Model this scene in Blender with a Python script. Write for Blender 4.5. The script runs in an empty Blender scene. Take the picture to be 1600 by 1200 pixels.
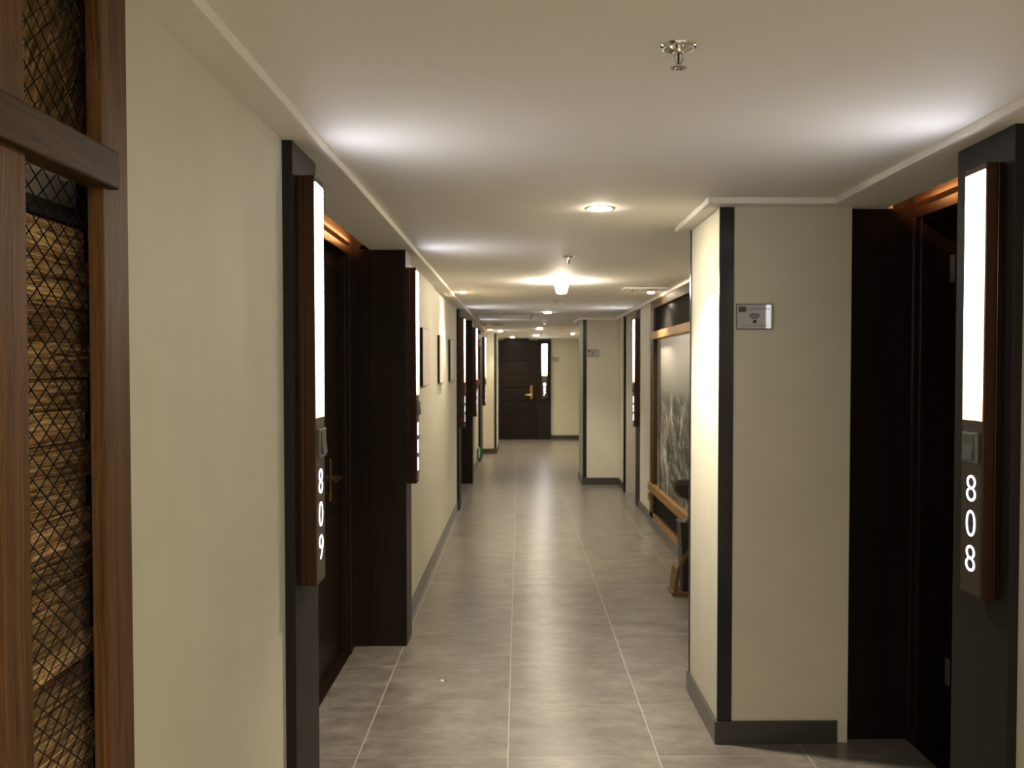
import bpy, bmesh, math, random
from mathutils import Vector, Matrix
random.seed(7)
S = bpy.context.scene
C = S.collection

# ---------------------------------------------------------------- camera, world, exposure
EYE = 1.547
cd = bpy.data.cameras.new('camera'); cam = bpy.data.objects.new('camera', cd); C.objects.link(cam)
cd.sensor_width = 22.3; cd.lens = 1509 / 1600 * 22.3
cd.clip_start = .02
YAW, PITCH = math.radians(-1.0), math.radians(-1.7)     # a touch to the right, slightly down
cam.location = (0, 0, EYE)
cam.rotation_euler = (math.radians(90) + PITCH, 0, YAW)
cd.shift_x = -37.3 / 1600
cd.shift_y = (577 + 44.8 - 600) / 1600
cd.dof.use_dof = True; cd.dof.focus_distance = 2.0; cd.dof.aperture_fstop = 5.6
S.camera = cam
w = bpy.data.worlds.new('world'); S.world = w; w.use_nodes = True
w.node_tree.nodes['Background'].inputs[0].default_value = (.01, .01, .01, 1)
S.view_settings.view_transform = 'Standard'; S.view_settings.look = 'None'
S.view_settings.gamma = 1; S.view_settings.use_curve_mapping = False
S.view_settings.exposure = 3.25
DOWN_E, STRIP_E, COVE_E = 78.0, 1.5, 16.0
BEAM = 20.0                                             # watts of a main downlight's beam                # lamp strengths

# ---------------------------------------------------------------- materials
def mat(name, col=(.5, .5, .5), rough=.5, metal=0, spec=.5, coat=0):
    m = bpy.data.materials.new(name); m.use_nodes = True
    b = m.node_tree.nodes['Principled BSDF']
    b.inputs['Base Color'].default_value = (*col, 1); b.inputs['Roughness'].default_value = rough
    b.inputs['Metallic'].default_value = metal; b.inputs['Specular IOR Level'].default_value = spec
    b.inputs['Coat Weight'].default_value = coat
    return m
class NT:
    def __init__(s, m): s.t = m.node_tree; s.b = s.t.nodes['Principled BSDF']
    def n(s, typ, **kw):
        x = s.t.nodes.new(typ)
        for k, v in kw.items(): setattr(x, k, v)
        return x
    def l(s, a, b): s.t.links.new(a, b)
    def math(s, op, a, b=None, c=None):
        x = s.n('ShaderNodeMath', operation=op)
        for i, v in enumerate((a, b, c)):
            if v is None: continue
            if isinstance(v, (int, float)): x.inputs[i].default_value = v
            else: s.l(v, x.inputs[i])
        return x.outputs[0]
    def noise(s, vec, scale, detail=4, rough=.5):
        x = s.n('ShaderNodeTexNoise'); x.inputs['Scale'].default_value = scale
        x.inputs['Detail'].default_value = detail; x.inputs['Roughness'].default_value = rough
        s.l(vec, x.inputs['Vector']); return x.outputs['Fac']
    def mapv(s, vec, scale=(1, 1, 1), rot=(0, 0, 0)):
        x = s.n('ShaderNodeMapping'); x.inputs['Scale'].default_value = scale; x.inputs['Rotation'].default_value = rot
        s.l(vec, x.inputs['Vector']); return x.outputs[0]
    def ramp(s, fac, stops):
        x = s.n('ShaderNodeValToRGB'); r = x.color_ramp
        while len(r.elements) < len(stops): r.elements.new(.5)
        for e, (p, c) in zip(r.elements, stops): e.position = p; e.color = (*c, 1)
        s.l(fac, x.inputs[0]); return x.outputs[0]
    def mix(s, fac, a, b, blend='MIX'):
        x = s.n('ShaderNodeMix', data_type='RGBA', blend_type=blend)
        for sock, v in ((x.inputs[0], fac), (x.inputs[6], a), (x.inputs[7], b)):
            if isinstance(v, (int, float)): sock.default_value = v
            elif isinstance(v, tuple): sock.default_value = (*v, 1)
            else: s.l(v, sock)
        return x.outputs[2]
    def bump(s, h, strength=.2, dist=.001):
        x = s.n('ShaderNodeBump'); x.inputs['Strength'].default_value = strength; x.inputs['Distance'].default_value = dist
        s.l(h, x.inputs['Height']); s.l(x.outputs[0], s.b.inputs['Normal'])
def objc(t): return t.n('ShaderNodeTexCoord').outputs['Object']

def m_wallpaper():
    m = mat('beige_wallpaper', (.56, .54, .43), .62, spec=.3); t = NT(m); v = objc(t)
    f = t.noise(t.mapv(v, (1, 1, 2)), 160, 3)
    t.l(t.ramp(t.noise(v, 6, 3), [(.3, (.56, .54, .43)), (.7, (.59, .57, .455))]), t.b.inputs['Base Color'])
    t.bump(f, .15, .0008); return m
def m_ceiling():
    m = mat('white_ceiling_paint', (.80, .765, .70), .7, spec=.25); t = NT(m)
    t.bump(t.noise(objc(t), 60, 3), .1, .001); return m
def m_floor():
    m = mat('grey_floor_tile', (.25, .23, .2), .3); t = NT(m); v = objc(t)
    sp = t.n('ShaderNodeSeparateXYZ'); t.l(v, sp.inputs[0])
    gx = t.math('DIVIDE', t.math('ADD', sp.outputs[0], .045 + 6), .6); gy = t.math('DIVIDE', t.math('ADD', sp.outputs[1], 6 - .21), .6)
    masks = []
    for g in (gx, gy):
        fr = t.math('FRACT', g); d = t.math('ABSOLUTE', t.math('SUBTRACT', fr, .5))
        masks.append(t.math('GREATER_THAN', d, .5 - .0032))
    grout = t.math('MAXIMUM', masks[0], t.math('MULTIPLY', masks[1], .45))
    cell = t.n('ShaderNodeCombineXYZ'); t.l(t.math('FLOOR', gx), cell.inputs[0]); t.l(t.math('FLOOR', gy), cell.inputs[1])
    wn = t.n('ShaderNodeTexWhiteNoise', noise_dimensions='3D'); t.l(cell.outputs[0], wn.inputs['Vector'])
    off = t.n('ShaderNodeVectorMath', operation='MULTIPLY_ADD'); t.l(wn.outputs['Color'], off.inputs[0]); off.inputs[1].default_value = (7, 7, 7); t.l(v, off.inputs[2])
    n1 = t.noise(t.mapv(off.outputs[0], (1.6, 2.6, 1)), 3.0, 9, .68)
    n2 = t.noise(t.mapv(off.outputs[0], (3, 7, 1)), 6, 6, .7)
    mixn = t.math('ADD', t.math('MULTIPLY', n1, .7), t.math('MULTIPLY', n2, .3))
    col = t.ramp(mixn, [(.34, (.090, .082, .069)), (.5, (.150, .137, .116)), (.66, (.235, .218, .19))])
    col = t.mix(t.math('MULTIPLY', grout, .8), col, (.50, .46, .38))
    t.l(col, t.b.inputs['Base Color'])
    t.b.inputs['Roughness'].default_value = .28
    t.bump(t.math('MULTIPLY', grout, -1), .2, .001); return m
def m_wood(name, dark, mid, light, axis='z', rough=.5, scale=1, contrast=1, island=False, rot=0):
    m = mat(name, mid, rough, spec=.15); t = NT(m); v = objc(t)
    if rot: v = t.mapv(v, (1, 1, 1), (rot, 0, 0))
    st = {'z': (42, 42, 1.2), 'y': (42, 1.2, 42), 'x': (1.2, 42, 42)}[axis]
    if island:
        g = t.n('ShaderNodeNewGeometry'); sc = t.n('ShaderNodeVectorMath', operation='MULTIPLY_ADD')
        cm = t.n('ShaderNodeCombineXYZ')
        for i in range(3): t.l(g.outputs['Random Per Island'], cm.inputs[i])
        t.l(cm.outputs[0], sc.inputs[0]); sc.inputs[1].default_value = (9, 5, 7); t.l(v, sc.inputs[2]); v = sc.outputs[0]
    sw = t.noise(v, 2.3 * scale, 2)
    wv = t.n('ShaderNodeVectorMath', operation='MULTIPLY_ADD')
    cx = t.n('ShaderNodeCombineXYZ')
    for i in range(3): t.l(sw, cx.inputs[i])
    t.l(cx.outputs[0], wv.inputs[0]); wv.inputs[1].default_value = (.018,) * 3 if island else (.05,) * 3; t.l(v, wv.inputs[2])
    a = t.noise(t.mapv(wv.outputs[0], tuple(q * scale for q in st)), 1.6, 5, .6)
    b = t.noise(t.mapv(wv.outputs[0], tuple(q * scale * (5 if q > 5 else 1) for q in st)), 1.3, 4, .7)
    f = t.math('ADD', t.math('MULTIPLY', a, .4), t.math('MULTIPLY', b, .6))
    h = .16 / contrast
    col = t.ramp(f, [(.5 - h, dark), (.5, mid), (.5 + h, light)])
    if island:
        g2 = t.n('ShaderNodeNewGeometry')
        k = t.math('ADD', t.math('MULTIPLY', g2.outputs['Random Per Island'], .9), .45)
        cc = t.n('ShaderNodeCombineXYZ')
        for i in range(3): t.l(k, cc.inputs[i])
        col = t.mix(1.0, col, cc.outputs[0], 'MULTIPLY')
    t.l(col, t.b.inputs['Base Color']); t.bump(f, .4, .0015); return m
def m_brushed(name, col, rough, metal=.9):
    m = mat(name, col, rough, metal); t = NT(m)
    f = t.noise(t.mapv(objc(t), (2, 2, 300)), 3, 3)
    t.l(t.math('ADD', t.math('MULTIPLY', f, .03), rough - .015), t.b.inputs['Roughness']); return m
def m_emit(name, col, strength):
    m = bpy.data.materials.new(name); m.use_nodes = True; nt = m.node_tree
    nt.nodes.remove(nt.nodes['Principled BSDF'])
    e = nt.nodes.new('ShaderNodeEmission'); e.inputs[0].default_value = (*col, 1); e.inputs[1].default_value = strength
    nt.links.new(e.outputs[0], nt.nodes['Material Output'].inputs[0]); return m
def m_strip():
    """LED diffuser: cool white along its length, running out to a dim warm glow at the bottom end"""
    m = m_emit('lamp_diffuser_glow', (1, 1, 1), 1); nt = m.node_tree; e = nt.nodes['Emission']
    tc = nt.nodes.new('ShaderNodeTexCoord'); sp = nt.nodes.new('ShaderNodeSeparateXYZ'); nt.links.new(tc.outputs['Generated'], sp.inputs[0])
    r = nt.nodes.new('ShaderNodeValToRGB'); els = r.color_ramp.elements
    stops = [(0, (.80, .58, .26)), (.07, (1, .80, .45)), (.2, (1, .88, .66)), (.45, (1, .95, .88)), (.8, (.86, .87, 1)), (1, (.80, .82, 1))]
    while len(els) < len(stops): els.new(.5)
    for el, (p, c) in zip(els, stops): el.position = p; el.color = (*c, 1)
    nt.links.new(sp.outputs[2], r.inputs[0]); nt.links.new(r.outputs[0], e.inputs[0])
    mr = nt.nodes.new('ShaderNodeMapRange'); nt.links.new(sp.outputs[2], mr.inputs[0])
    mr.inputs[1].default_value = 0; mr.inputs[2].default_value = 1; mr.inputs[3].default_value = STRIP_E * .25; mr.inputs[4].default_value = STRIP_E * 1.6
    nt.links.new(mr.outputs[0], e.inputs[1]); return m
def m_picture():
    """greyscale print: pale haze above, dark water with white spray below"""
    m = mat('waterfall_print', (.3, .3, .3), .35, spec=.12, coat=.04); m.node_tree.nodes['Principled BSDF'].inputs['Coat Roughness'].default_value = .13
    t = NT(m); tc = t.n('ShaderNodeTexCoord'); v = tc.outputs['Generated']
    sp = t.n('ShaderNodeSeparateXYZ'); t.l(v, sp.inputs[0]); z = sp.outputs[2]
    ob = tc.outputs['Object']
    base = t.ramp(z, [(0, (.025, .028, .024)), (.42, (.032, .036, .033)), (.60, (.055, .06, .055)), (.67, (.24, .25, .23)), (.85, (.40, .39, .36)), (1, (.34, .33, .31))])
    def smooth(val, a, b):
        q = t.n('ShaderNodeMapRange', interpolation_type='SMOOTHSTEP'); t.l(val, q.inputs[0]); q.inputs[1].default_value = a; q.inputs[2].default_value = b; return q.outputs[0]
    low = t.math('SUBTRACT', 1, smooth(z, .56, .68))
    cloud = smooth(t.noise(t.mapv(ob, (1, 1.6, .8)), 2.6, 7, .7), .48, .62)
    cc = t.n('ShaderNodeCombineXYZ'); dz = t.noise(ob, 2.4, 5, .6)
    for i in range(3): t.l(dz, cc.inputs[i])
    vv = t.n('ShaderNodeVectorMath', operation='MULTIPLY_ADD'); t.l(cc.outputs[0], vv.inputs[0]); vv.inputs[1].default_value = (0, 1.1, .3); t.l(ob, vv.inputs[2])
    vein = None
    for sc, st, wd in ((.8, (1, 2.6, .8), .022), (1.7, (1, 3.0, .7), .03)):
        n = t.noise(t.mapv(vv.outputs[0], st), 1.6 * sc, 3, .5)
        k = t.math('SUBTRACT', 1, smooth(t.math('ABSOLUTE', t.math('SUBTRACT', n, .5)), .002, wd))
        vein = k if vein is None else t.math('MAXIMUM', vein, k)
    spray = t.math('MULTIPLY', t.math('MAXIMUM', t.math('MULTIPLY', cloud, .28), t.math('MULTIPLY', vein, t.math('ADD', t.math('MULTIPLY', cloud, .6), .25))), low)
    wave = smooth(t.noise(t.mapv(ob, (4, 5, 26)), 2.0, 5, .6), .5, .65)
    mid = t.math('MULTIPLY', smooth(z, .50, .60), low)
    col = t.mix(t.math('MULTIPLY', t.math('MULTIPLY', wave, mid), .5), base, (.03, .035, .03))
    col = t.mix(spray, col, (.9, .9, .85))
    t.l(col, t.b.inputs['Base Color']); return m

DW = ((.006, .0035, .0024), (.011, .0062, .0042), (.019, .011, .0075))
M = dict(
    wall=m_wallpaper(), ceil=m_ceiling(), floor=m_floor(),
    plaster=mat('pale_plaster', (.6, .58, .55), .8),
    darkwood=m_wood('dark_stained_wood', *DW, 'z', .38, .7, .8),
    darkwood_y=m_wood('dark_stained_wood_grain_lengthwise', *DW, 'y', .38, .7, .8),
    endwood=m_wood('dark_door_wood', (.009, .006, .005), (.014, .010, .008), (.024, .018, .015), 'x', .42, .7, .8),
    post=mat('dark_brown_laminate', (.014, .011, .010), .55, spec=.22),
    base=mat('dark_stone_skirting', (.045, .042, .038), .3),
    blackmetal=mat('black_polished_trim', (.02, .02, .022), .16, .3),
    bronze=m_brushed('bronze_brushed_metal', (.060, .031, .020), .26),
    bronze_face=mat('dark_bronze_face', (.07, .052, .042), .4, .5),
    screenwood=m_wood('brown_stained_pine', (.040, .018, .007), (.095, .046, .017), (.165, .085, .034), 'z', .5, .8, 1.0),
    screenwood_y=m_wood('brown_stained_pine_rail', (.024, .012, .005), (.048, .025, .011), (.09, .050, .023), 'y', .5, .8, 1.0),
    honeywood_y=m_wood('honey_pine_rail', (.13, .065, .02), (.23, .125, .042), (.33, .20, .075), 'y', .4, .8, .9),
    burnt=m_wood('wire_brushed_pine', (.06, .034, .016), (.34, .20, .085), (.9, .66, .33), 'y', .5, 2.2, 1.6, island=True),
    burnt_d=m_wood('wire_brushed_pine_slanted', (.045, .025, .012), (.22, .125, .055), (.60, .40, .19), 'z', .5, 1.6, 1.6, island=True, rot=math.radians(32)),
    displaywood=m_wood('dark_screen_stile_wood', (.018, .008, .004), (.045, .021, .010), (.085, .042, .02), 'z', .45, .8, 1.2),
    standwood=m_wood('brown_bentwood', (.06, .03, .012), (.12, .065, .027), (.19, .11, .05), 'z', .4, .8, .9),
    mesh=mat('black_wire', (.012, .012, .014), .28, .7),
    chrome=mat('chrome', (.75, .73, .7), .12, 1),
    white=mat('white_enamel', (.8, .78, .74), .4), grey=mat('grey_plastic', (.12, .12, .12), .4),
    rocker=mat('dark_rocker', (.05, .055, .055), .25), red=mat('red_plastic', (.55, .03, .02), .35),
    matblack=mat('satin_black', (.010, .010, .010), .45, spec=.35),
    black=mat('black_lacquer', (.008, .008, .009), .14, coat=.5), brass=mat('brass', (.42, .26, .11), .28, 1),
    dark=mat('dark_recess', (.02, .02, .018), .8), pinkish=mat('pale_print', (.66, .58, .53), .5),
    wifi=mat('acrylic_sign', (.33, .32, .30), .3, spec=.5, coat=1), ink=mat('black_ink', (.012, .012, .012), .4),
    faint=mat('faint_ink', (.13, .12, .11), .4), green=m_emit('green_exit_glow', (.02, .5, .16), .12),
    strip=m_strip(), digit=m_emit('digit_glow', (.92, .92, 1), .5),
    lens=m_emit('downlight_glow', (1, .86, .68), DOWN_E), lens_f=m_emit('far_downlight_glow', (1, .84, .62), DOWN_E * .8), lens_s=m_emit('small_downlight_glow', (1, .85, .60), DOWN_E * .6),
    lens_b=m_emit('unseen_downlight_glow', (1, .86, .72), DOWN_E), lens_h=m_emit('hanging_bulb_glow', (1, .86, .68), 40),
    amber=m_emit('amber_lamp_glow', (1, .36, .06), 3.0), cove=m_emit('cove_glow', (1, .40, .12), COVE_E),
)

# ---------------------------------------------------------------- mesh helpers
class MB:
    def __init__(s): s.bm = bmesh.new()
    def box(s, x0, x1, y0, y1, z0, z1, bev=0, seg=2, mtx=None):
        tmp = bmesh.new(); bmesh.ops.create_cube(tmp, size=1)
        for v in tmp.verts:
            v.co = Vector(((x0 + x1) / 2 + v.co.x * (x1 - x0), (y0 + y1) / 2 + v.co.y * (y1 - y0), (z0 + z1) / 2 + v.co.z * (z1 - z0)))
        if bev: bmesh.ops.bevel(tmp, geom=list(tmp.edges), offset=bev, segments=seg, affect='EDGES', profile=.5)
        s._merge(tmp, mtx); return s
    def _merge(s, tmp, mtx=None):
        if mtx is not None: bmesh.ops.transform(tmp, matrix=mtx, verts=tmp.verts)
        me = bpy.data.meshes.new('tmp'); tmp.to_mesh(me); tmp.free(); s.bm.from_mesh(me); bpy.data.meshes.remove(me)
    def lathe(s, prof, seg=32, mtx=None):
        tmp = bmesh.new(); rings = []
        for r, z in prof:
            if r < 1e-6: rings.append([tmp.verts.new((0, 0, z))])
            else: rings.append([tmp.verts.new((r * math.cos(2 * math.pi * i / seg), r * math.sin(2 * math.pi * i / seg), z)) for i in range(seg)])
        for a, b in zip(rings, rings[1:]):
            for i in range(seg):
                j = (i + 1) % seg
                if len(a) == 1: f = (a[0], b[i], b[j])
                elif len(b) == 1: f = (a[i], b[0], a[j])
                else: f = (a[i], b[i], b[j], a[j])
                try: tmp.faces.new(f)
                except ValueError: pass
        bmesh.ops.recalc_face_normals(tmp, faces=tmp.faces)
        for f in tmp.faces: f.smooth = True
        s._merge(tmp, mtx); return s
    def tube(s, pts, r, seg=10):
        tmp = bmesh.new(); rings = []
        pts = [Vector(p) for p in pts]
        for i, p in enumerate(pts):
            d = (pts[min(i + 1, len(pts) - 1)] - pts[max(i - 1, 0)]).normalized()
            u = d.cross(Vector((0, 0, 1)) if abs(d.z) < .9 else Vector((1, 0, 0))).normalized(); v = d.cross(u)
            rings.append([tmp.verts.new(p + r * (math.cos(2 * math.pi * k / seg) * u + math.sin(2 * math.pi * k / seg) * v)) for k in range(seg)])
        for a, b in zip(rings, rings[1:]):
            for k in range(seg): tmp.faces.new((a[k], a[(k + 1) % seg], b[(k + 1) % seg], b[k]))
        tmp.faces.new(rings[0]); tmp.faces.new(rings[-1][::-1])
        bmesh.ops.recalc_face_normals(tmp, faces=tmp.faces)
        s._merge(tmp); return s
    def prism(s, poly, axis, a, b):
        """poly of 2D points extruded along axis from a to b (axis 'y': poly is x,z; 'z': x,y; 'x': y,z)"""
        tmp = bmesh.new()
        def P(p, t): return {'y': (p[0], t, p[1]), 'z': (p[0], p[1], t), 'x': (t, p[0], p[1])}[axis]
        A = [tmp.verts.new(P(p, a)) for p in poly]; B = [tmp.verts.new(P(p, b)) for p in poly]
        tmp.faces.new(A); tmp.faces.new(B[::-1])
        for i in range(len(poly)):
            j = (i + 1) % len(poly); tmp.faces.new((A[i], B[i], B[j], A[j]))
        bmesh.ops.recalc_face_normals(tmp, faces=tmp.faces); s._merge(tmp); return s
    def build(s, name, m, parent=None, loc=None, rotz=0):
        me = bpy.data.meshes.new(name); s.bm.to_mesh(me); s.bm.free()
        me.materials.append(M[m] if isinstance(m, str) else m)
        o = bpy.data.objects.new(name, me); C.objects.link(o)
        if parent: o.parent = parent
        if loc: o.location = loc
        o.rotation_euler.z = rotz
        return o
def struct(o): o['kind'] = 'structure'; return o
def tag(o, label, cat, group=None):
    o['label'] = label; o['category'] = cat
    if group: o['group'] = group
    return o
def thing(name, label, cat, loc=(0, 0, 0), rotz=0, group=None):
    o = bpy.data.objects.new(name, None); C.objects.link(o); o.location = loc; o.rotation_euler.z = rotz
    o.empty_display_size = .05
    return tag(o, label, cat, group)
def dup(root, loc, rotz=None, label=None, skip=()):
    def cp(o, par):
        c = o.copy(); C.objects.link(c)
        if par: c.parent = par
        for ch in [q for q in C.objects if q.parent == o]:
            if ch.name.split('.')[0] not in skip: cp(ch, c)
        return c
    r = cp(root, None); r.location = loc
    if rotz is not None: r.rotation_euler.z = rotz
    if label: r['label'] = label
    return r

# ---------------------------------------------------------------- the setting
ZS, ZC = 2.207, 2.231          # soffit underside, main ceiling
XL, XR = -.682, 1.340          # wall faces
YF = 21.3                      # far wall
YN = -4.5
DL, DR = -.915, 1.62           # planes of the recessed doors
NICHE_L = [(3.13, 5.37), (10.88, 13.04)]
NICHE_R = [(2.93, 3.97), (11.02, 12.06)]
struct(MB().box(-1.4, 2.2, YN - .2, YF + .3, -.1, 0).build('floor', 'floor'))
struct(MB().box(-.62, 1.38, YN - .2, YF + .3, ZC, ZC + .12).build('ceiling', 'ceil'))
# left wall: the lattice screen fills the stretch before 1.64
b = MB(); b.box(-.697, XL, 1.654, 1.86, 0, ZS)
for y0, y1 in ((YN, .2), (1.86, 2.81), (5.62, 10.56), (13.30, 16.1), (17.2, YF)):
    b.box(XL - .16, XL, y0, y1, 0, ZS)
struct(b.build('wall_left', 'wall'))
b = MB()
for y0, y1 in ((YN, 2.59), (4.6, 10.66), (12.06, YF)):
    b.box(XR + .02 if y0 < 0 else XR, XR + .2, y0, y1, 0, ZS)
struct(b.build('wall_right', 'wall'))
struct(MB().box(-1.0, 1.7, YF, YF + .15, 0, ZS + .05).build('wall_far', 'wall'))
struct(MB().box(-1.0, 1.7, YN - .15, YN, 0, ZS + .05).build('wall_near', 'wall'))
# boxed pillars
def pillar(x0, x1, y0, y1):
    return struct(MB().box(x0, x1, y0, y1, 0, ZS).build('wall_pillar', 'wall'))
pillar(.82, XR + .02, 3.94, 4.59); pillar(.855, XR + .01, 12.9, 13.75); pillar(XL - .01, -.415, 17.7, 19.2)
# black corner strips on the pillars
def strip(n, x0, x1, y0, y1, z0=.095):
    struct(MB().box(x0, x1, y0, y1, z0, ZS, .0008).build('trim_%d' % n, 'blackmetal'))
strip(1, .817, .877, 3.935, 3.945); strip(2, .814, .83, 4.583, 4.597)
strip(3, .852, .905, 12.895, 12.905); strip(4, -.458, -.412, 17.695, 17.705)
# skirting
b = MB()
def sk(x0, x1, y0, y1): b.box(x0, x1, y0, y1, 0, .094, .0015)
for y0, y1 in ((1.654, 2.81), (5.62, 10.56), (13.30, 16.1), (17.2, 17.7)): sk(XL, XL + .014, y0, y1)
sk(XL, -.401, 17.686, 17.7); sk(-.415, -.401, 17.7, 19.2); sk(XL, XL + .014, 19.2, YF)
struct(b.build('baseboard_left', 'base')); b = MB()
sk(XR + .006, XR + .02, YN, 2.59); sk(XR - .014, XR, 4.604, 10.66); sk(XR - .014, XR, 12.06, 12.9)
sk(.806, 1.315, 3.926, 3.94); sk(.806, .82, 3.94, 4.604); sk(.82, XR, 4.59, 4.604)
sk(.841, XR, 12.886, 12.9); sk(.841, .855, 12.9, 13.764); sk(.855, XR, 13.75, 13.764); sk(XR - .014, XR, 13.764, YF)
struct(b.build('baseboard_right', 'base')); b = MB()
sk(.70, XR, YF - .014, YF); struct(b.build('baseboard_far', 'base'))

# dropped soffits along both walls
def soffit(n, rects):
    b = MB()
    for x0, x1, y0, y1 in rects: b.box(x0, x1, y0, y1, ZS, ZC + .004, .004, 2)
    struct(b.build('trim_%d' % n, 'ceil'))
L0 = -.583
rl = [(XL - .2, L0, YN, NICHE_L[0][0])]
for i, (a, c) in enumerate(NICHE_L):
    rl.append((-.826, L0, a, c)); rl.append((XL - .2, L0, c, NICHE_L[i + 1][0] if i + 1 < len(NICHE_L) else 17.62))
rl.append((XL - .2, -.345, 17.62, 19.27)); rl.append((XL - .2, L0, 19.27, YF))
soffit(5, rl)
R0 = 1.262
rr = [(R0, XR + .2, YN, 2.93), (R0, 1.51, 2.93, 3.85), (.752, 1.51, 3.85, 3.97), (.752, XR + .2, 3.97, 4.66), (R0 + .025, XR + .2, 4.66, 11.02),
      (R0 + .025, 1.51, 11.02, 12.06), (R0 + .025, XR + .2, 12.06, 12.82), (.79, XR + .2, 12.82, 13.82), (R0 + .02, XR + .2, 13.82, YF)]
soffit(6, rr)

# dark posts beside each door recess
def post_left(n, y0, y1, xf=-.652):
    struct(MB().box(-.80, xf, y0, y1, 0, ZS - .001, .0015).build('trim_%d' % n, 'post'))
post_left(7, 2.81, 3.13); post_left(8, 10.56, 10.88)
def post_right(n, y0, y1, xf=1.333):
    struct(MB().box(xf, 1.50, y0, y1, 0, ZS - .001, .0015).build('trim_%d' % n, 'post'))
post_right(9, 2.59, 2.93); post_right(10, 10.66, 11.02)
# recess ends: post plus dark panel that runs up past the soffit
def reveal_left(n, y0, y1):
    b = MB(); b.box(-.826, -.627, y0, y1, 0, ZS - .001, .0015); b.box(-.96, -.827, y0, y1, 0, 2.5)
    struct(b.build('trim_%d' % n, 'darkwood'))
reveal_left(11, 5.37, 5.62); reveal_left(12, 13.04, 13.30)
def reveal_right(n, y0, y1):
    b = MB(); b.box(1.312, 1.509, y0, y1, 0, ZS - .001, .0015); b.box(1.51, 1.80, y0, y1, 0, 2.5)
    struct(b.build('trim_%d' % n, 'darkwood'))
reveal_right(13, 3.972, 4.06); reveal_right(14, 12.062, 12.14)
struct(MB().box(-.70, -.645, 16.1, 17.2, 0, ZS - .001, .0015).build('trim_15', 'post'))
# near ends of recesses (wood backing behind the posts) and the header wall above the door openings
def recess_back(n, s, plane, y0, y1, openings, top):
    """s=-1 left, +1 right; wood wall in the door plane with openings"""
    b = MB(); x0, x1 = sorted((plane, plane + s * .05))
    ys = y0
    for a, c in openings:
        if a - ys > .001: b.box(x0, x1, ys, a, 0, top)
        ys = c
    if y1 - ys > .001: b.box(x0, x1, ys, y1, 0, top)
    b.box(x0, x1, y0, y1, top, 2.5)
    struct(b.build('trim_%d' % n, 'darkwood_y'))
DOORS_L = [[(3.22, 4.12), (4.32, 5.20)], [(10.98, 11.86), (12.0, 12.92)]]
DOORS_R = [[(3.02, 3.925)], [(11.10, 12.02)]]
TOPD = 2.165
for k, (a, c) in enumerate(NICHE_L): recess_back(16 + k, -1, DL, a, c, DOORS_L[k], TOPD)
for k, (a, c) in enumerate(NICHE_R): recess_back(18 + k, 1, DR, a, c, DOORS_R[k], TOPD)
# near side walls of the recesses
b = MB(); b.box(-.96, -.801, 2.95, 3.129, 0, 2.5); b.box(-.96, -.801, 10.70, 10.879, 0, 2.5); struct(b.build('trim_20', 'darkwood'))
b = MB(); b.box(1.501, 1.80, 2.75, 2.929, 0, 2.5); b.box(1.501, 1.80, 10.84, 11.019, 0, 2.5); struct(b.build('trim_21', 'darkwood'))

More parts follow.
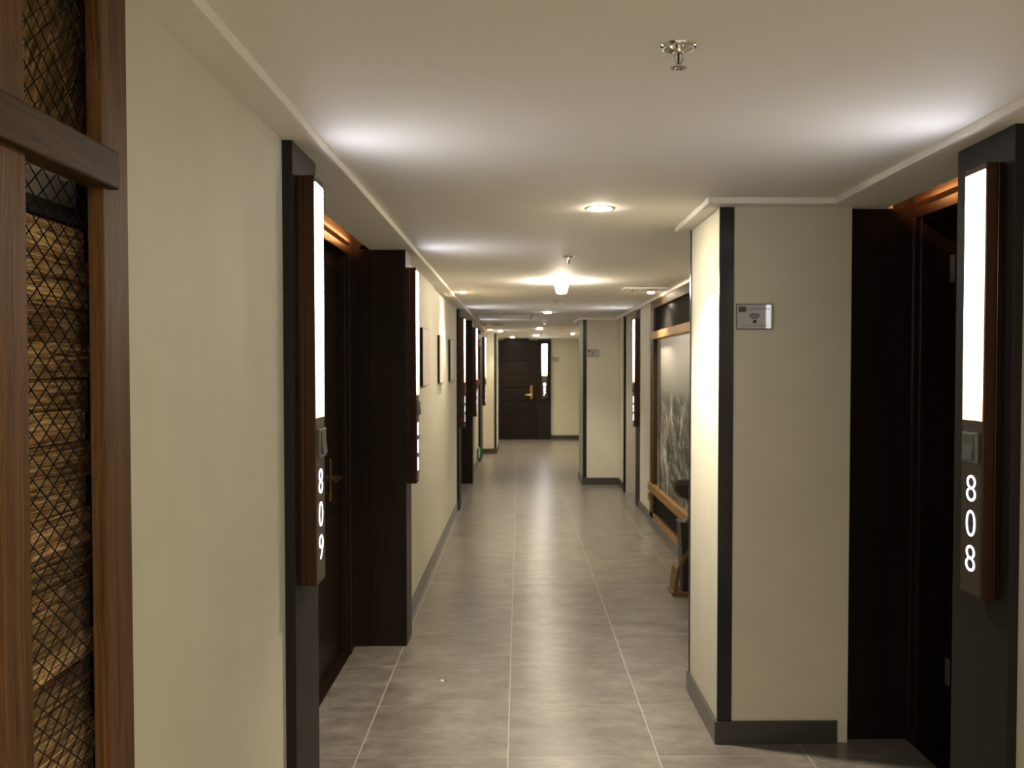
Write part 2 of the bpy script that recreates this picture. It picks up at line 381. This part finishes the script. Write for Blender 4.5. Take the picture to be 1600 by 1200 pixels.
# doors
door_n = [0]
def lever(parent, plate_x, s, y, dirn, zc=.99):
    """lever handle on a tall plate; s = direction the room lies in"""
    h = MB().box(plate_x, plate_x + s * .008, y - .02, y + .02, zc - .12, zc + .10, .003) if s > 0 else MB().box(plate_x + s * .008, plate_x, y - .02, y + .02, zc - .12, zc + .10, .003)
    h.tube([(plate_x + s * .004, y, zc), (plate_x + s * .05, y, zc)], .011)
    h.tube([(plate_x + s * .05, y - dirn * .012, zc), (plate_x + s * .052, y + dirn * .05, zc), (plate_x + s * .052, y + dirn * .125, zc - .004)], .009)
    return h.build('door_handle', 'brass', parent)
def side_door(s, plane, leaf, y0, y1, hinge=True):
    door_n[0] += 1
    lx0, lx1 = sorted((leaf, leaf + s * .04))
    d = MB().box(lx0, lx1, y0 + .004, y1 - .004, .008, TOPD - .004, .002)
    face = leaf
    zz = .35
    while zz < 2.05:                                      # raised bars between horizontal grooves
        xa, xb = sorted((face, face - s * .006)); d.box(xa, xb, y0 + .16, y1 - .16, zz, zz + .17, .003); zz += .29
    root = struct(d.build('door_%d' % door_n[0], 'darkwood_y'))
    # lining and bevelled architrave: head profile slopes back towards the leaf
    p = plane
    prof = [(p - s * .0, TOPD + .075), (p - s * .012, TOPD + .072), (p - s * .012, TOPD + .055), (p + s * .026, TOPD - .003), (p + s * .026, TOPD + .075)]
    f = MB().prism(prof, 'y', y0 - .0, y1 + .0)
    pa, pb = sorted((p - s * .001, leaf + s * .04))
    f.prism([(p - s * .008, y0 - .03), (p + s * .02, y0 + .008), (p + s * .05, y0 + .008), (p + s * .05, y0 - .03)], 'z', 0, TOPD)
    f.prism([(p - s * .008, y1 + .02), (p + s * .02, y1 - .008), (p + s * .05, y1 - .008), (p + s * .05, y1 + .02)], 'z', 0, TOPD)
    f.box(pa, pb, y0 - .02, y0 + .003, 0, TOPD); f.box(pa, pb, y1 - .003, y1 + .02, 0, TOPD); f.box(pa, pb, y0, y1, TOPD - .003, TOPD + .02)
    f.build('door_frame', 'darkwood_y', root)
    xa, xb = sorted((plane - s * .0, leaf + s * .04))
    MB().box(xa, xb, y0, y1, 0, .007, .001).build('threshold', 'darkwood_y', root)
    hx = leaf
    lever(root, hx, -s, y1 - .24 if s < 0 else y0 + .09, -1 if s < 0 else 1)
    if hinge:
        for hz in (.25, 1.9):
            h = MB(); h.box(leaf - s * .004 if s > 0 else leaf, leaf if s > 0 else leaf - s * .004, y1 - .045, y1 - .006, hz, hz + .11, .001)
            for q in (.018, .055, .09): h.lathe([(.0, .0), (.004, .0), (.004, .002), (0, .003)], 10, Matrix.Translation((leaf - s * .004, y1 - .025, hz + q)) @ Matrix.Rotation(-s * math.pi / 2, 4, 'Y'))
            h.build('hinge', 'grey', root)
    return root
for grp in DOORS_L:
    for a, c in grp: side_door(-1, DL, DL - .055, a, c, False)
for grp in DOORS_R:
    for a, c in grp: side_door(1, DR, DR + .14, a, c)
# far door facing the camera
door_n[0] += 1
FY = YF - .03
d = MB().box(-.42, .37, FY - .02, FY + .02, .01, 2.10, .002)
for k in range(7): d.box(-.33, .22, FY - .030, FY - .019, .26 + k * .295, .26 + k * .295 + .245, .004)
root = struct(d.build('door_%d' % door_n[0], 'endwood'))
f = MB().box(-.47, -.42, FY - .035, FY + .03, 0, 2.19, .003); f.box(.37, .42, FY - .035, FY + .03, 0, 2.19, .003); f.box(-.42, .37, FY - .035, FY + .03, 2.10, 2.19, .003)
f.build('door_frame', 'endwood', root)
h = MB().box(.245, .295, FY - .03, FY - .02, .90, 1.19, .003).tube([(.27, FY - .03, .985), (.27, FY - .075, .985)], .011)
h.tube([(.285, FY - .075, .985), (.21, FY - .077, .985), (.135, FY - .077, .982)], .011); h.build('door_handle', 'brass', root)
MB().box(-.42, .37, FY - .03, FY + .03, 0, .009).build('threshold', 'dark', root)
struct(MB().box(.42, .705, YF - .06, YF, 0, ZS - .001, .002).build('trim_22', 'post'))

# warm cove strips above the door recesses
def cove(x, y0, y1, label):
    o = MB().box(x - .012, x + .012, y0 + .06, y1 - .06, ZC + .006, ZC + .018).build('cove_light', 'cove')
    tag(o, label, 'light', 'cove lights above the doors')
for (a, c), side, lab in [(NICHE_L[0], 'L', 'nearest left'), (NICHE_L[1], 'L', 'farther left'), (NICHE_R[0], 'R', 'nearest right'), (NICHE_R[1], 'R', 'farther right')]:
    cove(-.80 if side == 'L' else 1.485, a, c, 'amber light strip in the slot above the %s door recess' % lab)
# ceiling slabs must stop short of the coves: lift a dark cap over each slot
b = MB()
for a, c in NICHE_L: b.box(-.97, -.70, a, c, 2.5, 2.52)
for a, c in NICHE_R: b.box(1.4, 1.81, a, c, 2.5, 2.52)
struct(b.build('trim_23', 'darkwood'))

# ---------------------------------------------------------------- room number lamps
def text_mesh(ch, h, wid):
    cu = bpy.data.curves.new('t', 'FONT'); cu.body = ch; cu.size = 1; cu.extrude = 0; cu.offset = -.015
    o = bpy.data.objects.new('t', cu); C.objects.link(o)
    dg = bpy.context.evaluated_depsgraph_get(); me = bpy.data.meshes.new_from_object(o.evaluated_get(dg))
    bpy.data.objects.remove(o); bpy.data.curves.remove(cu)
    xs = [v.co.x for v in me.vertices]; ys = [v.co.y for v in me.vertices]
    x0, x1, y0, y1 = min(xs), max(xs), min(ys), max(ys)
    if ch == '1': wid = wid * .55
    bm = bmesh.new()
    bm.from_mesh(me); bpy.data.meshes.remove(me)
    for v in bm.verts: v.co = Vector((0, ((v.co.x - x0) / (x1 - x0) - .5) * wid, ((v.co.y - y0) / (y1 - y0) - .5) * h))
    r = bmesh.ops.extrude_face_region(bm, geom=list(bm.faces))
    for v in [g for g in r['geom'] if isinstance(g, bmesh.types.BMVert)]: v.co.x += .0003
    bmesh.ops.recalc_face_normals(bm, faces=bm.faces)
    mb = MB(); mb.bm.free(); mb.bm = bm; return mb
# local frame: +x out of the wall towards the corridor, y along the wall, z up from the lamp's lower end
HL, WL = 1.208, .128
def make_lamp(digits, loc, rotz, label):
    t = thing('room_number_lamp', label, 'lamp', loc, rotz, 'room number lamps beside the doors')
    a = .054; hw = WL / 2
    hs = MB(); hs.box(0, .019, -hw + .003, hw - .003, .0, HL, .0015); hs.box(.0185, .0215, -hw + .006, hw - .006, .002, HL - .002); hs.box(.021, a, -hw, hw, 0, HL, .002)
    hs.build('housing', 'bronze', t)
    MB().box(a - .0005, a + .0008, -hw + .004, hw - .004, .006, .492, .0003).build('front_plate', 'bronze_face', t)
    MB().box(a - .001, a + .002, -hw + .007, hw - .007, .497, HL - .018, .0008).build('diffuser', 'strip', t)
    sw = MB().box(a, a + .010, -.043, .043, .378, .464, .003).build('switch', 'grey', t)
    rk = MB(); rk.prism([(a + .0098, .388), (a + .017, .388), (a + .012, .43), (a + .0125, .456), (a + .0098, .456)], 'y', -.030, .030); rk.build('rocker', 'rocker', sw)
    for k, ch in enumerate(digits):
        o = text_mesh(ch, .074, .056).build('digit', 'digit', t); o.location = (a + .0015, 0, .305 - k * .0995)
    return t
ZB = .906
PI = math.pi
make_lamp('809', (-.652, 2.91, ZB), 0, 'tall lit number lamp reading 809 on the dark post at the left')
make_lamp('808', (1.333, 2.70, ZB), PI, 'tall lit number lamp reading 808 on the dark post at the right edge')
make_lamp('811', (-.627, 5.47, ZB), 0, 'bronze number lamp on the far side of the first left door recess')
make_lamp('813', (-.652, 10.66, ZB), 0, 'distant number lamp on the left post just past the three wall pictures')
make_lamp('815', (-.627, 13.12, ZB), 0, 'distant number lamp at the far side of the second left door recess')
make_lamp('816', (-.645, 17.02, ZB), 0, 'small far number lamp on left post before the pale pillar')
make_lamp('810', (1.333, 10.76, ZB), PI, 'distant number lamp on the right post beyond the picture screen')
make_lamp('817', (.56, YF - .06, ZB), -PI / 2, 'lit number lamp facing us beside the end door')

# ---------------------------------------------------------------- ceiling fittings
def make_downlight(loc, label, r=.047, m='lens', group='recessed downlights along the corridor', beam=BEAM, col=(1, .87, .70)):
    t = thing('downlight', label, 'light', loc, 0, group)
    MB().lathe([(r * .93, .0), (r * .95, -r * .05), (r * 1.1, -r * .07), (r * 1.32, -r * .04), (r * 1.35, 0)], 36).build('trim_ring', 'white', t)
    MB().lathe([(0, -r * .19), (r * .45, -r * .18), (r * .8, -r * .15), (r * .93, -r * .09), (r * .95, -.001)], 32).build('lens', m, t)
    if beam:
        L = bpy.data.lights.new('beam', 'SPOT'); L.energy = beam; L.color = col; L.spot_size = math.radians(116); L.spot_blend = .75; L.shadow_soft_size = .03
        o = bpy.data.objects.new('beam', L); C.objects.link(o); o.parent = t; o.location = (0, 0, -r * .19 - .032)
    return t
dl = make_downlight((.345, 4.12, ZC), 'nearest large round ceiling downlight, before the right pillar')
make_downlight((.342, 11.6, ZC), 'round downlight between the two farther sprinklers, third in the middle row', beam=BEAM * .65)
df = make_downlight((.342, 16.2, ZC), 'small-looking round downlight, fourth of the middle row', .047, 'lens_f', beam=BEAM * .5)
dup(df, (.342, 19.4, ZC), label='farthest downlight of the middle row, above the end door')
db = make_downlight((.345, -.1, ZC), 'brighter downlight above and behind the viewer', .058, 'lens_b', beam=BEAM * .9)  # unseen lamps behind the camera; side pair added to brighten the near end
for x, y, lab in ((-.1, -1.6, 'added unseen downlight behind the viewer towards the left wall'), (.75, -1.6, 'added unseen downlight behind the viewer towards the right wall'),
                  (.345, -3.2, 'downlight farthest behind the viewer near the rear wall')): dup(db, (x, y, ZC), label=lab)
ds = make_downlight((-.494, 8.6, ZC), 'small ceiling spotlight washing the left wall by the pictures', .030, 'lens_s', 'small spotlights near the walls', BEAM * .45, (1, .86, .62))
dup(ds, (1.172, 8.6, ZC), label='small ceiling spotlight beside the picture screen at right')
dg = make_downlight((-.33, 17.2, ZC), 'small far spotlight left of the middle row', .032, 'lens_f', 'small spotlights near the walls', BEAM * .2, (1, .86, .62))
dup(dg, (1.03, 18.6, ZC), label='small far spotlight right of the middle row, before the end wall')
dup(dg, (-.14, 20.6, ZC), label='small yellow spotlight right above the end door')
da = make_downlight((-.50, 16.7, ZC), 'amber glowing ceiling lamp at the far left', .045, 'amber', 'amber ceiling lamps', BEAM * .12, (1, .5, .2))
dup(da, (1.2, 17.25, ZC), label='amber ceiling lamp behind the far right pillar')
# downlight with a bulb hanging out of it
t = thing('bulb_downlight', 'bright tapered bulb hanging out of a ceiling downlight', 'light', (.330, 7.5, ZC))
MB().lathe([(.052, 0), (.054, -.005), (.066, -.005), (.069, 0)], 36).build('trim_ring', 'white', t)
MB().lathe([(.048, -.001), (.050, -.02), (.045, -.06), (.037, -.088), (.028, -.096), (0, -.098)], 28).build('bulb', 'lens_h', t)
# sprinklers
def make_sprinkler(loc, label):
    t = thing('sprinkler', label, 'sprinkler', loc, .35, 'pendant fire sprinklers along the ceiling')
    MB().lathe([(0, -.001), (.013, -.0012), (.024, -.002), (.030, -.006), (.034, -.0065), (.0375, -.004), (.039, 0)], 40).build('escutcheon', 'chrome', t)
    b = MB().lathe([(.010, 0), (.0115, -.012), (.009, -.016), (0, -.0165)], 20)
    b.tube([(.010, 0, -.010), (.011, 0, -.026), (.004, 0, -.041)], .0024); b.tube([(-.010, 0, -.010), (-.011, 0, -.026), (-.004, 0, -.041)], .0024)
    b.lathe([(0, -.037), (.006, -.038), (.006, -.044), (0, -.045)], 14); b.build('sprinkler_frame', 'chrome', t)
    MB().tube([(0, 0, -.015), (0, 0, -.038)], .0022).build('glass_bulb', 'bronze', t)
    d = MB().lathe([(0, -.044), (.008, -.0445), (.009, -.046), (0, -.0465)], 18)
    for k in range(10):
        a = k * 2 * PI / 10; d.box(.006, .018, -.0026, .0026, -.0465, -.0450, mtx=Matrix.Rotation(a, 4, 'Z'))
    d.build('deflector', 'chrome', t); return t
sp = make_sprinkler((.338, 2.06, ZC), 'nearest chrome ceiling sprinkler, at the top of the view')
for (x, y), lab in (((.30, 5.85), 'ceiling sprinkler between the big downlight and the hanging bulb'), ((.372, 9.7), 'ceiling sprinkler just beyond the hanging bulb'),
                    ((.36, 13.6), 'faint far ceiling sprinkler past the third downlight'), ((.42, 17.6), 'farthest ceiling sprinkler between the last two downlights')):
    dup(sp, (x, y, ZC), label=lab)
sm = thing('chrome_sprinkler', 'tiny bright chrome fitting under the right ceiling vent', 'fitting', (.965, 8.25, ZC))  # plain chrome sprinkler body, gives no light
MB().lathe([(0, -.02), (.010, -.018), (.013, -.006), (.013, 0)], 20).build('body', 'chrome', sm)
# vents
def vent(x0, x1, y0, y1, label, gap):
    t = thing('ceiling_vent', label, 'vent', ((x0 + x1) / 2, (y0 + y1) / 2, ZC), 0, 'linear ceiling vents')
    w, d = (x1 - x0) / 2, (y1 - y0) / 2
    MB().box(-w, w, -d, d, -.004, 0, .001).build('backing', 'dark', t)
    f = MB().box(-w - .012, w + .012, -d - .012, -d, -.008, 0, .001); f.box(-w - .012, w + .012, d, d + .012, -.008, 0, .001)
    f.box(-w - .012, -w, -d, d, -.008, 0, .001); f.box(w, w + .012, -d, d, -.008, 0, .001)
    f.box(gap - .045, gap + .045, -d, d, -.009, 0, .001); f.build('frame', 'white', t)
    n = 2
    s_ = MB()
    for k in range(n): yy = -d + (k + 1) * 2 * d / (n + 1); s_.box(-w, w, yy - .003, yy + .003, -.007, -.003)
    s_.build('slat', 'white', t)
vent(.89, 1.24, 8.10, 8.30, 'dark slotted ceiling vent at right before the picture screen', .0)
vent(-.56, -.24, 14.5, 14.9, 'slotted ceiling vent at far left beyond the second lamp glow', -.05)
ap = thing('access_panel', 'flush rectangular ceiling access panel at far left', 'panel', (-.19, 12.65, ZC - .002))
MB().box(-.34, .34, -.5, .5, -.012, 0, .002).build('panel', 'ceil', ap)
MB().box(-.355, .355, -.515, .515, -.003, 0).build('shadow_gap', 'dark', ap)
sd = thing('smoke_detector', 'small white smoke detector on the far left ceiling panel', 'detector', (-.25, 12.4, ZC - .014))
MB().lathe([(0, -.035), (.022, -.034), (.035, -.022), (.046, -.012), (.048, 0)], 28).build('body', 'white', sd)

# ---------------------------------------------------------------- lattice screens
def wire_mesh(y0, y1, z0, z1, x, dy=.042, dz=.032, r=.0011):
    """two families of straight wires, one in front of the other, clipped to the opening"""
    b = MB()
    k = dz / dy
    for sgn, xo in ((1, 0), (-1, .0022)):
        c = z0 - (y1 - y0) * k - dz
        while c < z1 + (y1 - y0) * k + dz:
            # z = c + sgn*k*(y-y0)
            pts = []
            ya, yb = y0, y1
            za, zb = c, c + sgn * k * (y1 - y0)
            lo, hi = 0., 1.
            if abs(zb - za) > 1e-9:
                t0, t1 = (z0 - za) / (zb - za), (z1 - za) / (zb - za)
                lo, hi = max(lo, min(t0, t1)), min(hi, max(t0, t1))
            if hi - lo > .01:
                p = Vector((x + xo, ya + lo * (yb - ya), za + lo * (zb - za))); q = Vector((x + xo, ya + hi * (yb - ya), za + hi * (zb - za)))
                b.tube([p, q], r, 6)
            c += dz
    return b
# left screen beside the viewer
t = thing('lattice_screen', 'dark pine lattice screen with black diamond wire at the left edge', 'screen', (0, 0, 0))
def piece(name, m, *a, bev=.002, par=t):
    o = MB().box(*a, bev); return o.build(name, m, par)
FX = -.660
piece('stile', 'screenwood', -.686, FX, 1.555, 1.652, 0, ZS - .002)
piece('stile', 'screenwood', -.686, FX, 1.243, 1.313, 0, ZS - .002)
piece('stile', 'screenwood', -.686, FX, .55, .62, 0, ZS - .002)
piece('rail', 'screenwood_y', FX - .03, FX + .016, .55, 1.583, 1.836, 1.897, bev=.004)
piece('rail', 'screenwood_y', FX - .03, FX + .004, .62, 1.555, .36, .42)
piece('rail', 'screenwood_y', FX - .06, FX, .62, 1.555, 0, .10)
piece('rail', 'screenwood_y', FX - .06, FX, .62, 1.555, 2.15, ZS - .002)
wire_mesh(1.313, 1.575, .42, 1.836, -.690).build('wire_panel', 'mesh', t)
wire_mesh(1.313, 1.575, 1.897, 2.15, -.690).build('wire_panel', 'mesh', t)
wire_mesh(.62, 1.243, 1.897, 2.15, -.690).build('wire_panel', 'mesh', t)
wire_mesh(1.313, 1.575, .10, .36, -.690).build('wire_panel', 'mesh', t)
piece('side_board', 'burnt_d' if False else 'screenwood', -.70, -.668, .62, 1.243, .42, 1.836)
def boards(y0, y1, z0, z1, x):
    b = MB(); z = z0; rnd = random.Random(3)
    while z < z1:
        h = rnd.uniform(.038, .062); h = min(h, z1 - z)
        if h > .012: b.box(x - .02, x + rnd.uniform(0, .012), y0, y1 - rnd.uniform(0, .012), z + .0006, z + h - .0006, .001, 1)
        z += h
    return b
boards(1.28, 1.70, .42, 1.79, -.756).build('backing_boards', 'burnt', t)
b = MB()
for k in range(11):                                                     # slanted boards in the top panel
    a = 1.28 + k * .062
    b.prism([(a, 1.90), (a + .058, 1.90), (a + .058 - .20, 2.20), (a - .20, 2.20)], 'x', -.775, -.756 + random.uniform(0, .008))
b.build('backing_boards', 'burnt_d', t)
piece('backing', 'dark', -.80, -.785, .55, 1.80, 0, 2.2, bev=0)
piece('pale_strip', 'plaster', -.784, -.778, 1.25, 1.72, 1.80, 1.90, bev=0)
piece('backing_batten', 'dark', -.778, -.745, 1.25, 1.70, 1.79, 1.815, bev=0)
piece('side_lining', 'dark', -.784, -.699, 1.79, 1.80, 0, 2.2, bev=0)

# right screen with the framed print
t2 = thing('display_screen', 'wooden wall screen framing a large grey print with wire panels', 'screen', (0, 0, 0))
def p2(name, m, *a, bev=.003): return MB().box(*a, bev).build(name, m, t2)
PX = 1.292
p2('stile', 'displaywood', PX, XR - .001, 9.28, 9.50, .10, ZS - .002)
p2('stile', 'displaywood', PX, XR - .001, 7.08, 7.26, .10, ZS - .002)
p2('mullion', 'black', PX + .012, XR - .001, 8.92, 8.965, .42, 1.836)
p2('rail', 'screenwood_y', PX, XR - .001, 7.26, 9.28, 2.13, ZS - .002)
p2('rail', 'honeywood_y', PX - .012, XR - .001, 7.08, 9.50, 1.833, 1.905)
p2('rail', 'honeywood_y', PX - .02, XR - .001, 7.08, 9.50, .36, .435)
p2('rail', 'honeywood_y', PX, XR - .001, 7.08, 9.50, .10, .155)
p2('panel', 'black', PX + .022, XR - .001, 8.965, 9.28, .435, 1.833)
p2('print_trim', 'honeywood_y', PX + .004, XR - .001, 7.26, 7.285, .435, 1.833)
p2('print', m_picture(), PX + .018, XR - .001, 7.286, 8.918, .436, 1.832, bev=0)
p2('backing', 'dark', PX + .036, XR - .001, 7.26, 9.28, 1.905, 2.13, bev=0)
p2('backing', 'dark', PX + .036, XR - .001, 7.26, 9.28, .155, .36, bev=0)
wire_mesh(7.26, 9.28, 1.905, 2.13, PX + .022, .042, .032, .0013).build('wire_panel', 'mesh', t2)
wire_mesh(7.26, 9.28, .155, .36, PX + .022, .042, .032, .0013).build('wire_panel', 'mesh', t2)

# ---------------------------------------------------------------- wall pictures
def wall_picture(y, label):
    t = thing('wall_picture', label, 'picture', (XL, y, 1.43), 0, 'framed prints on the left wall')
    w, h, d = .45, .405, .022
    f = MB(); e = .004
    f.box(0, d, 0, e, 0, h, .001); f.box(0, d, w - e, w, 0, h, .001); f.box(0, d, e, w - e, 0, e, .001); f.box(0, d, e, w - e, h - e, h, .001)
    f.build('frame', 'darkwood', t); MB().box(0, d - .0008, e, w - e, e, h - e).build('print', 'pinkish', t)
wall_picture(6.66, 'thin dark framed pale print, nearest of three on the left wall')
wall_picture(8.08, 'thin dark framed pale print, middle of three on the left wall')
wall_picture(9.33, 'thin dark framed pale print, farthest of three on the left wall')

# ---------------------------------------------------------------- wireless signs
def make_wifi(loc, label):
    """sign facing the viewer (-y), 15 x 10 cm"""
    t = thing('wireless_sign', label, 'sign', loc, -.0225, 'wireless network signs')
    W2, H2 = .0755, .052
    MB().box(-W2, W2, -.004, 0, -H2, H2, .0015).build('border', 'ink', t)
    MB().box(-W2 + .003, W2 - .003, -.0052, -.003, -H2 + .003, H2 - .003, .0008).build('plate', 'wifi', t)
    MB().box(-.067, -.035, -.0058, -.005, .018, .041).build('mark', 'ink', t)
    b = MB(); cz = -.020
    b.lathe([(.0075, -.0003), (.0075, .0003), (0, .0003)], 20, Matrix.Translation((-.001, -.0056, cz)) @ Matrix.Rotation(PI / 2, 4, 'X'))
    for r0, r1 in ((.0125, .0172), (.0205, .0252), (.0285, .0335)):
        tmp = []
        n = 16
        for i in range(n + 1): a = math.radians(45 + 90 * i / n); tmp.append((-.001 + r1 * math.cos(a), cz + r1 * math.sin(a)))
        for i in range(n, -1, -1): a = math.radians(45 + 90 * i / n); tmp.append((-.001 + r0 * math.cos(a), cz + r0 * math.sin(a)))
        b.prism(tmp, 'y', -.0058, -.0050)
    b.build('wireless_symbol', 'ink', t)
    rnd = random.Random(5)
    def glyph(b, cx, cz, s):                                            # characters too small to read in the photograph
        for k in range(3): b.box(cx - s * .42, cx + s * .42, -.0057, -.005, cz + (k - 1) * s * .36 - s * .06, cz + (k - 1) * s * .36 + s * .06)
        for xx in (-.3, .3 * rnd.choice((0, 1))): b.box(cx + xx * s - s * .06, cx + xx * s + s * .06, -.0057, -.005, cz - s * .45, cz + s * .45)
    for cnt, x0, dx, cz, sz in ((9, -.022, .0098, .030, .0078), (3, -.052, .0098, -.037, .0082), (8, -.012, .0085, -.037, .006)):
        b = MB()
        for k in range(cnt): glyph(b, x0 + k * dx, cz, sz)
        b.build('lettering', 'faint', t)
    return t
ws = make_wifi((.9625, 3.9378, 1.762), 'small acrylic wireless sign on the near right pillar')
dup(ws, (.99, 12.8978, 1.762), label='small wireless sign on the far right pillar')
dup(ws, (.80, YF - .0022, 1.762), label='tiny wireless sign on the end wall beside the end door')

# ---------------------------------------------------------------- bowl on its stand
st = thing('bowl_stand', 'black box stand in an arched wooden frame beside the right pillar', 'stand', (1.16, 6.62, 0))
# local: x across (towards wall +), y depth
MB().box(-.115, .125, -.105, .10, 0, .028, .003).build('base', 'standwood', st)
bx = MB(); bx.prism([(-.035, .028), (.11, .028), (.122, .50), (-.058, .50)], 'y', -.075, .085)
bx.box(-.064, .126, -.082, .092, .488, .503, .003); bx.build('box', 'matblack', st)
arc = [(-.105, 0.028), (-.103, .06), (-.094, .13), (-.077, .20), (-.048, .265), (-.005, .318), (.05, .352), (.118, .372)]
arc2 = [(.118, .352), (.054, .332), (.008, .298), (-.030, .250), (-.055, .19), (-.068, .125), (-.076, .06), (-.077, 0.028)]
for ya, yb in ((-.105, -.079), (.093, .105)): pass
ar = MB().prism(arc + arc2, 'y', -.105, -.078); ar.prism([(-.105, .028), (-.103, .06), (-.094, .13), (-.083, .18), (-.062, .185), (-.068, .125), (-.076, .06), (-.077, .028)], 'y', -.078, .10)
ar.build('arched_frame', 'standwood', st)
MB().lathe([(.055, .503), (.05, .51), (.022, .53), (.018, .60), (.028, .645), (.05, .662), (.05, .668), (0, .668)], 28, Matrix.Translation((.022, -.02, 0))).build('pedestal', 'black', st)
bo = MB().lathe([(0, 0), (.092, 0), (.098, .004), (.108, .018), (.124, .045), (.133, .075), (.136, .092), (.150, .100), (.151, .106), (.134, .104), (.128, .09), (.118, .055), (.085, .024), (0, .014)], 48).build('bowl', 'black')
bo.location = (1.178, 6.60, .668); tag(bo, 'shiny black bowl standing on the wooden stand at right', 'bowl')

# ---------------------------------------------------------------- small things on the walls and floor
t = thing('wall_socket', 'small brown wall socket low on the right wall beside the screen', 'socket', (XR, 9.9, .20))
MB().box(-.009, 0, -.043, .043, 0, .086, .003).build('plate', 'brass', t); MB().box(-.0105, -.008, -.02, .02, .022, .064, .001).build('insert', 'grey', t)
t = thing('alarm_sounder', 'red fire alarm sounder high on the far left wall', 'alarm', (XL, 15.35, 1.90))
MB().box(0, .055, -.07, .07, 0, .11, .01).build('body', 'red', t); MB().lathe([(.035, 0), (.033, .02), (0, .03)], 20, Matrix.Translation((.052, 0, .055)) @ Matrix.Rotation(PI / 2, 4, 'Y')).build('strobe', 'white', t)
t = thing('call_point', 'red fire call point at chest height on the far left wall', 'alarm', (XL, 15.4, 1.30))
MB().box(0, .05, -.05, .05, 0, .10, .006).build('body', 'red', t); MB().box(.049, .052, -.03, .03, .03, .07).build('glass', 'white', t)
t = thing('emergency_light', 'twin headed emergency light above the red sounder', 'light fitting', (XL, 15.45, 2.03))
MB().box(0, .06, -.12, .12, 0, .07, .006).build('body', 'white', t)
for s in (-1, 1): MB().lathe([(0, -.02), (.028, -.018), (.036, .02), (.030, .022), (0, .018)], 20, Matrix.Translation((.05, s * .07, .105)) @ Matrix.Rotation(PI / 2.4, 4, 'Y')).build('lamp_head', 'grey', t)
t = thing('exit_sign', 'green lit escape sign low on the far left wall', 'sign', (XL, 15.72, .10))
MB().box(.0, .034, -.17, .17, 0, .17, .004).build('housing', 'grey', t); MB().box(.033, .0355, -.155, .155, .014, .156).build('lit_face', 'green', t)
ar = MB().prism([(-.11, .07), (-.04, .07), (-.04, .04), (.02, .085), (-.04, .13), (-.04, .10), (-.11, .10)], 'x', .0352, .0362); ar.build('arrow', 'white', t)
t = thing('paper_scrap', 'tiny white and dark scrap lying on the floor tiles', 'litter', (-.375, 4.76, 0))
b = MB(); b.prism([(-.016, -.006), (-.004, -.010), (.004, -.001), (-.006, .008), (-.015, .004)], 'z', .0005, .004); b.build('scrap', 'white', t)
b = MB(); b.prism([(.002, -.004), (.016, -.003), (.014, .006), (.004, .005)], 'z', .0005, .003); b.build('dark_piece', 'grey', t)
